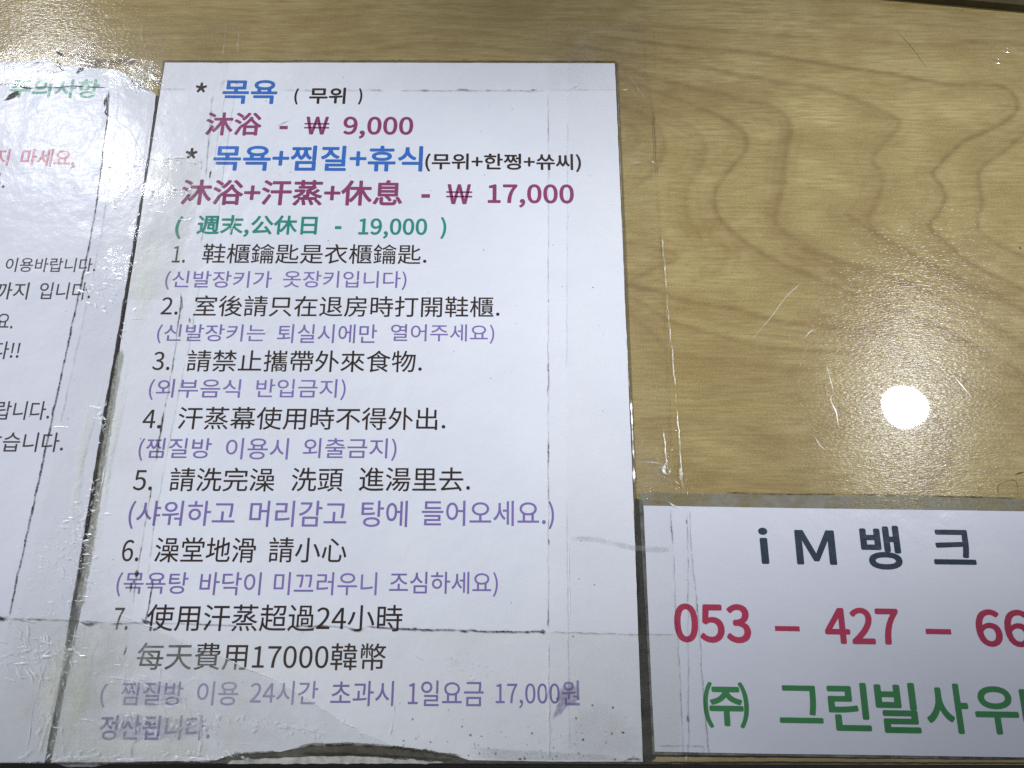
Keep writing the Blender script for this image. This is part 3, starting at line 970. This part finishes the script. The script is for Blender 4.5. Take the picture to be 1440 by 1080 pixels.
# seam tape between rules sheet and price notice, two layers
SL = [(187, 27), (172, 80), (153, 125), (147, 200), (128, 330), (98, 470), (70, 600), (40, 740), (20, 830), (12, 868), (-30, 1073)]
SR = [(338, 27), (318, 110), (298, 250), (290, 320), (266, 395), (252, 480), (243, 520), (230, 585), (212, 680), (203, 730), (192, 815), (185, 870), (150, 1073)]
tape('wide clear tape over the slanting seam of rules sheet and price notice, dirtiest edges', SL, SR, Z1, M['tape'],
     spots=[(172, 232, 26, .55), (160, 262, 18, .5), (165, 375, 22, .5), (205, 105, 20, .6), (230, 222, 10, .3), (215, 268, 14, .3), (145, 600, 26, .6), (130, 720, 30, .8), (115, 790, 36, .8), (60, 900, 50, .9), (120, 830, 40, .7), (190, 330, 10, .4), (50, 800, 40, .45)],
     milks=[(205, 105, 30, .12), (120, 860, 60, .16), (95, 960, 70, .22), (60, 900, 50, .10), (160, 640, 30, .10), (230, 330, 30, .08)],
     grime=[(SL[2:10], .0009, .85, .30), ([(148, 135), (146, 152)], .0012, .9, .1), ([(185, 815), (183, 835)], .001, .8, .3), ([(298, 131), (295, 170), (290, 230)], .0005, .35, .5), ([(289, 300), (282, 345)], .0005, .4, .5), ([(255, 415), (252, 440), (246, 490), (240, 530), (231, 580)], .0007, .65, .5), ([(231, 575), (224, 615), (219, 650)], .0012, .9, .2), ([(213, 680), (210, 705), (203, 745), (192, 812), (187, 850)], .0006, .6, .5), ([(193, 800), (191, 815)], .0018, .95, .1), ([(179, 905), (173, 925)], .0010, .8, .3),
            ([(187, 30), (183, 50), (176, 80)], .0004, .25, .4)],
     crease=[([(157, 164), (170, 173), (184, 186), (194, 205), (203, 225), (206, 238)], .0005, .8, .25), ([(152, 640), (146, 665), (141, 690)], .0009, .9, .3), ([(136, 690), (140, 700)], .0006, .7, .3), ([(133, 720), (120, 726), (104, 721)], .0012, .6, .4), ([(140, 722), (158, 722)], .0008, .5, .4),
             ([(205, 222), (222, 224), (248, 221), (270, 223)], .0009, .55, .5), ([(206, 267), (222, 269), (240, 266), (262, 267)], .0014, .75, .45), ([(200, 294), (225, 298), (245, 305), (262, 310), (276, 302)], .0006, .5, .4),
             ([(102, 745), (112, 745), (118, 760)], .0007, .6, .4), ([(96, 770), (105, 762), (112, 768)], .0007, .5, .4), ([(72, 600), (98, 600)], .0006, .6, .5), ([(125, 570), (145, 578)], .0010, .6, .5), ([(134, 680), (128, 695)], .001, .6, .5),
             ([(66, 918), (62, 940), (48, 985), (44, 1010), (36, 1070)], .0007, .75, .4), ([(74, 985), (66, 1015), (58, 1045), (55, 1060)], .0013, .85, .2), ([(20, 875), (40, 905), (52, 930)], .0008, .5, .4), ([(0, 905), (18, 918), (40, 936)], .0008, .5, .4), ([(66, 870), (72, 860), (70, 854)], .0008, .55, .4), ([(128, 918), (124, 945)], .0009, .5, .4),
             ([(193, 83), (186, 98), (196, 115), (212, 130)], .0010, .55, .3), ([(206, 82), (200, 100), (204, 112)], .0009, .6, .4), ([(176, 90), (186, 84), (200, 83)], .0010, .55, .4)],
     seed=1)
off = lambda pts, d: [(u + d, v_) for u, v_ in pts]
tape('thinner second tape layer over the slanting seam, faint edges through the list numbers', off(SL, 14), off(SR, 15), Z1 + .00006, M['tape'],
     spots=[(165, 250, 24, .25), (120, 800, 60, .5), (240, 268, 16, .2)], milks=[(110, 930, 60, .12)],
     grime=[(off(SL, 14)[2:7], .0004, .35, .55), (off(SR, 15)[1:4], .0004, .3, .5), (off(SR, 15)[4:11], .0004, .32, .6), ([(217, 810), (206, 868), (200, 880)], .0006, .8, .3)],
     crease=[([(335, 300), (325, 322), (322, 334)], .0010, .7, .3), ([(190, 330), (183, 352)], .0006, .6, .5), ([(184, 355), (178, 375)], .0006, .6, .5), ([(173, 448), (203, 448)], .0006, .6, .5)], seed=2)
# tape along the other side of the price notice, two layers
AL = [(771, 28), (771, 127), (771, 400), (771, 760), (771, 1073)]
AR = [(905, 30), (908, 90), (918, 150), (926, 300), (935, 450), (941, 560), (945, 650), (947, 720), (950, 870), (956, 950), (963, 1073)]
BL = [(799, 30), (798, 200), (797, 500), (798, 800), (799, 1073)]
BR = [(917, 30), (920, 100), (930, 300), (938, 400), (947, 500), (955, 610), (962, 680), (970, 700), (972, 780), (981, 860), (986, 930), (1000, 1073)]
tape('long clear tape from price notice onto wood, with black specks on its straight edge', AL, AR, Z1 + .00012, M['tape'],
     spots=[(890, 120, 14, .4), (935, 650, 18, .7), (910, 690, 26, .5), (896, 620, 14, .5)], milks=[(920, 660, 30, .10)],
     grime=[([(771, 165), (771, 195)], .0004, .5, .4), ([(770.5, 420), (770.5, 425)], .0007, .9, .1), ([(771, 505), (771, 560)], .0006, .8, .45), ([(771, 615), (771, 660)], .0006, .8, .5), ([(771, 680), (771, 705)], .0007, .9, .4), ([(771, 755), (771, 768)], .0009, .9, .2), ([(771, 130), (771, 500), (771, 885)], .0003, .35, .45), ([(771, 850), (771, 885)], .0006, .8, .3),
            ([(905, 40), (908, 90), (916, 140), (919, 160)], .0005, .3, .5), ([(919, 150), (921, 200), (925, 250)], .0006, .7, .45), ([(925, 255), (935, 450), (941, 560), (944, 640)], .0004, .45, .5), ([(943, 715), (944, 740), (947, 770)], .0007, .65, .4), ([(947, 775), (951, 870), (956, 950), (961, 1073)], .0003, .4, .35)],
     crease=[([(883, 104), (895, 122), (913, 145)], .0004, .5, .4), ([(884, 125), (873, 127)], .0006, .6, .3), ([(881, 230), (900, 228), (918, 227)], .0007, .45, .4), ([(916, 226), (920, 230)], .0015, .6, .2), ([(934, 600), (936, 640), (940, 668)], .0005, .38, .45), ([(936, 650), (934, 662), (941, 668)], .0012, .6, .3),
             ([(895, 652), (915, 651), (932, 652)], .0007, .5, .4), ([(771, 900), (770.5, 960), (771.5, 1010), (771, 1068)], .0009, .8, .25), ([(935, 703), (943, 708), (958, 717)], .0009, .4, .4)], seed=3)
tape('outermost long clear tape whose crinkled edge runs down the wood to the bank sheet', BL, BR, Z1 + .00018, M['tape'],
     spots=[(955, 600, 14, .7), (963, 680, 16, .9), (935, 420, 12, .4)],
     grime=[([(798, 170), (798, 330), (797, 520)], .0003, .2, .5), ([(797, 700), (799, 900), (801, 1060)], .0003, .25, .4), ([(920, 40), (922, 100)], .0005, .3, .4), ([(966, 720), (967, 760), (968, 900), (968, 1073)], .0003, .4, .35), ([(965, 730), (966, 737)], .0009, .9, .1), ([(966, 1003), (967, 1018)], .0010, .95, .1), ([(970, 715), (973, 780), (981, 860), (986, 930), (998, 1073)], .0003, .5, .35), ([(980, 845), (982, 865)], .0008, .8, .2), ([(921, 1049), (985, 1050), (987, 1060)], .0003, .4, .3)],
     crease=[([(931, 330), (937, 400), (939, 430), (946, 500), (953, 585), (957, 640), (962, 685)], .0005, .38, .5), ([(958, 650), (957, 672), (963, 690)], .0016, .55, .3), ([(798, 745), (800, 800), (801, 870)], .0004, .6, .4), ([(965, 1060), (966, 1073)], .0007, .6, .3)], seed=4)
# tape across the top of the sheets
tape('clear tape across the top edge of both notices, its lower edge cutting the green heading',
     [(-200, 22), (200, 26), (560, 28), (903, 30)], [(-200, 118), (0, 121), (150, 124), (300, 126), (500, 127), (771, 127), (904, 126)], Z1 + .00024, M['tape'],
     spots=[(20, 90, 30, .3), (75, 88, 20, .5), (120, 75, 20, .4), (170, 95, 24, .4), (205, 105, 22, .7), (430, 110, 20, .3), (830, 120, 24, .4)], milks=[(200, 105, 26, .10), (420, 105, 40, .05), (800, 110, 60, .06), (110, 78, 24, .10)],
     grime=[([(220, 125), (268, 125)], .0003, .5, .4), ([(228, 85.5), (330, 86), (560, 85), (700, 86), (868, 86)], .0009, .65, .3), ([(395, 127), (430, 127), (480, 127), (530, 126)], .0003, .45, .5), ([(516, 126), (542, 127)], .0006, .8, .3), ([(590, 126.5), (605, 126.5)], .0009, .9, .3), ([(640, 126), (665, 126.5)], .0009, .9, .3), ([(680, 126.5), (692, 126.5)], .0008, .9, .3), ([(712, 126), (720, 126)], .0008, .8, .3), ([(745, 126), (756, 126)], .0009, .9, .3), ([(560, 127), (771, 127.5)], .0003, .5, .3), ([(771, 126), (870, 126)], .0003, .2, .3),
            ([(310, 125), (315, 113), (325, 113), (335, 118), (345, 122)], .0005, .4, .4)],
     crease=[([(-10, 88), (20, 86), (45, 87), (65, 85), (74, 83)], .0009, .75, .4), ([(74, 84), (80, 92)], .0007, .8, .3), ([(18, 106), (23, 101)], .0007, .6, .3), ([(62, 116), (63, 122)], .0006, .5, .3), ([(801, 125), (815, 117)], .0008, .8, .2), ([(816, 110), (823, 95)], .0005, .5, .4), ([(178, 108), (196, 117), (213, 129)], .0006, .7, .3), ([(412, 110), (416, 118)], .0008, .3, .4), ([(425, 105), (434, 114)], .0008, .3, .4), ([(318, 30), (313, 82)], .0003, .35, .4), ([(336, 32), (334, 80)], .0003, .3, .4), ([(200, 32), (198, 76)], .0003, .35, .4)], seed=5)
# tape along the front edge
tape('clear tape along the front edge of the counter over the torn bottom of the notices',
     [(-220, 862), (0, 868), (100, 873), (160, 878), (330, 882), (560, 886), (771, 888), (905, 892), (955, 893)], [(-220, 1074), (200, 1074), (600, 1074), (955, 1074)], Z1 + .0003, M['oldtape'],
     spots=[(30, 920, 60, .55), (120, 900, 50, .5), (90, 985, 60, .5), (60, 1050, 40, .7), (130, 1065, 60, .7), (250, 1060, 60, .6), (190, 1015, 30, .8), (330, 1010, 70, .5), (290, 1035, 40, .5), (440, 1030, 40, .5), (520, 1040, 20, .4), (200, 880, 30, .4), (640, 930, 26, .3)],
     milks=[(100, 990, 70, .18), (120, 1060, 50, .15), (250, 1050, 70, .12), (160, 930, 40, .10), (330, 1030, 80, .10), (640, 905, 40, .05), (700, 1060, 90, .05), (850, 1040, 60, .06)],
     grime=[([(-10, 868), (5, 870), (12, 866)], .0018, .95, .1), ([(10, 870), (100, 873), (150, 876)], .0006, .7, .35), ([(110, 874), (125, 877), (140, 874)], .0014, .9, .2), ([(28, 871), (32, 873)], .0012, .8, .1), ([(199, 868), (203, 874), (215, 877)], .0022, .95, .1), ([(150, 877), (230, 876), (300, 879), (340, 880)], .0006, .7, .4), ([(400, 880), (480, 881), (490, 883)], .0007, .8, .3), ([(486, 881), (500, 886), (515, 882)], .0014, .9, .2), ([(512, 881), (560, 884), (600, 886), (650, 886), (700, 888), (760, 888), (766, 889)], .0008, .9, .25), ([(575, 885), (590, 885)], .0013, .95, .2), ([(645, 886), (660, 888)], .0013, .95, .2), ([(758, 888), (768, 889)], .0018, .95, .1), ([(771, 889), (905, 892), (955, 893)], .0003, .5, .2),
            ([(-40, 1073), (100, 1073.5), (300, 1073.5)], .0009, .8, .2), ([(875, 1070), (890, 1067), (904, 1070)], .0012, .8, .3), ([(185, 1072), (186, 1050), (192, 1042), (203, 1038)], .0005, .6, .3)],
     crease=[([(165, 862), (187, 872), (260, 900), (320, 928), (372, 950), (420, 975), (482, 1015), (505, 1025)], .0004, .6, .3), ([(150, 950), (175, 955), (200, 960), (222, 974)], .0009, .35, .4), ([(285, 1003), (282, 1030), (279, 1068)], .0008, .7, .35), ([(303, 1040), (305, 1050)], .0012, .8, .3), ([(170, 1020), (172, 1010)], .0011, .8, .2), ([(186, 1018), (190, 1012)], .0013, .8, .2), ([(192, 1020), (194, 1032)], .0011, .8, .2), ([(110, 1010), (130, 1014), (150, 1026)], .0010, .3, .4), ([(95, 1012), (120, 1030), (150, 1052)], .0010, .3, .4), ([(70, 1071), (120, 1066), (180, 1070), (240, 1067), (300, 1071)], .0016, .45, .45), ([(20, 1068), (36, 1062), (46, 1050)], .0010, .5, .4), ([(240, 1068), (256, 1064)], .0014, .6, .3), ([(552, 1010), (548, 1030), (545, 1040)], .0009, .5, .45), ([(553, 985), (554, 1010)], .0006, .4, .5), ([(310, 1045), (345, 1046), (352, 1051)], .0006, .4, .4), ([(655, 951), (662, 955), (668, 950)], .0007, .6, .3), ([(682, 945), (684, 952)], .0008, .6, .3), ([(625, 938), (640, 948)], .0007, .35, .4), ([(600, 930), (585, 922), (575, 914)], .0005, .4, .4), ([(380, 1020), (420, 1024), (450, 1030), (480, 1034)], .0012, .35, .5)], seed=6)
# short old piece of tape on the price notice
tape('short patch of old tape on the price notice beside the first numbered rule', [(216, 222), (206, 272), (197, 318), (178, 420)], [(286, 222), (278, 262), (270, 312), (230, 420)], Z1 + .00036, M['oldtape'],
     spots=[(240, 222, 20, .2), (230, 268, 20, .2)], base_mk=.05, seed=7)
seam = bpy.data.objects['clear_tape']
ZC = Z1 + .00044
for i, a_ in enumerate((
        (45, [(20, 880), (60, 900), (70, 930), (40, 925), (10, 915)], (18, 14), 26, None, .0007, .75),
        (40, [(222, 150), (196, 320), (165, 480)], (7, 3), 9, .1, .0005, .8),
        (26, [(212, 225), (240, 223), (275, 226)], (3, 3), 7, .5, .0008, .85),
        (34, [(206, 268), (235, 267), (266, 270)], (3, 3), 8, .5, .0009, .9),
        (30, [(160, 215), (180, 240), (165, 285)], (9, 14), 16, .6, .0006, .8),
        (36, [(165, 375), (140, 400), (120, 420)], (14, 14), 12, .3, .0006, .7),
        (40, [(146, 570), (120, 730), (100, 860)], (6, 4), 12, .1, .0007, .85),
        (46, [(98, 700), (110, 770), (105, 830)], (14, 12), 14, .4, .0006, .55),
        (50, [(50, 770), (70, 800), (50, 850)], (18, 12), 12, .2, .0004, .4),
        (40, [(95, 890), (82, 960), (60, 1060)], (10, 6), 16, 1.4, .0008, .7),
        (50, [(70, 1066), (160, 1064), (340, 1060)], (6, 4), 16, .1, .0009, .8),
        (30, [(150, 930), (200, 960), (250, 985)], (24, 14), 24, .5, .0010, .35),
        (34, [(165, 1012), (230, 1020), (300, 1020)], (14, 10), 12, 1.4, .0010, .75),
        (40, [(300, 1010), (380, 1014), (480, 1030)], (14, 7), 12, 1.2, .0010, .55),
        (16, [(190, 95), (200, 100), (212, 118)], (10, 7), 22, 2.2, .0009, .8),
        (30, [(0, 90), (70, 88), (130, 88), (180, 92)], (8, 3), 9, .1, .0007, .8),
        (12, [(640, 930), (690, 945)], (26, 8), 9, .8, .0007, .6),
        (14, [(935, 620), (940, 660), (960, 690)], (8, 12), 10, 1.3, .0006, .6))):
    n_, line, sp_, ln_, an_, wd_, st_ = a_
    flecks(n_, line, sp_, ln_, ZC + .000004 * i, 300 + i, wd_, an_, st_).build('fine_crease', M['crease'], seam, kind='stuff')
rz = Ribbons()
for i, (bl, st_) in enumerate((
        ([(140, 560), (120, 640), (104, 760), (92, 760), (104, 640), (122, 560)], .40),
        ([(172, 500), (185, 520), (160, 640), (140, 760), (128, 780), (142, 690), (160, 570)], .42),
        ([(196, 340), (225, 330), (225, 420), (190, 480), (176, 470)], .28),
        ([(96, 880), (104, 900), (80, 1000), (66, 1060), (48, 1050), (56, 980), (76, 900)], .48),
        ([(112, 880), (140, 890), (126, 960), (118, 1040), (80, 1060), (92, 980)], .42),
        ([(80, 1040), (160, 1030), (260, 1040), (340, 1050), (300, 1068), (180, 1070), (80, 1070)], .36),
        ([(150, 960), (230, 990), (300, 1000), (250, 1030), (160, 1010)], .14),
        ([(206, 128), (216, 140), (206, 200), (198, 260), (194, 250), (204, 160)], .20))):
    rz.blob(bl, ZC - .00004 + .000003 * i, st_ * .95, 60 + i, .35, .25)
rz.each('glue_residue', M['residue'], seam)
gf = Ribbons()
gf.add([(171, 490), (159, 560), (148, 630), (134, 720), (121, 800), (110, 860)], .0034, ZP + .0001, .85, .12, 71, vary=.3)
gf.each('gap_film', M['greyfilm'], seam)
# grey smear under the tape by the bank sheet
st = thing('grey_smear', 'long grey smear crossing the gap onto the bank sheet corner', 'smear', P(870, 765))
g = Ribbons()
g.add([(800, 757), (830, 757), (860, 763), (892, 770), (920, 772), (946, 772)], .0022, Z1 + .0004, .26, .1, 77, vary=.25)
g.build('smear', M['greysmear'], st)
# glinting laminate edge of the price notice
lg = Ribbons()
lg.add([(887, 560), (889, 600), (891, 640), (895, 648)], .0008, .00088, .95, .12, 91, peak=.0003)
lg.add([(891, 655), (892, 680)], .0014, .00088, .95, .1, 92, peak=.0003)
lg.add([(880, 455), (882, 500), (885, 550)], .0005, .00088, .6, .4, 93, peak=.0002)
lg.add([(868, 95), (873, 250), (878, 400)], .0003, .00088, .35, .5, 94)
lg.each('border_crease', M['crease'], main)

# two lacquer blisters by the ledge
vs1, fs1 = blister(1415, 69, .0052, .0022, -.25, .0008)
vs2, fs2 = blister(1402, 84, .0050, .0022, -.25, .0008)
n1 = len(vs1)
bo = obj('lacquer_blister', list(vs1), list(fs1), M['wood'], None, {'grain': np.zeros(n1)}, True)
bo.parent = counter
bo = obj('lacquer_blister', list(vs2), list(fs2), M['wood'], None, {'grain': np.zeros(len(vs2))}, True)
bo.parent = counter
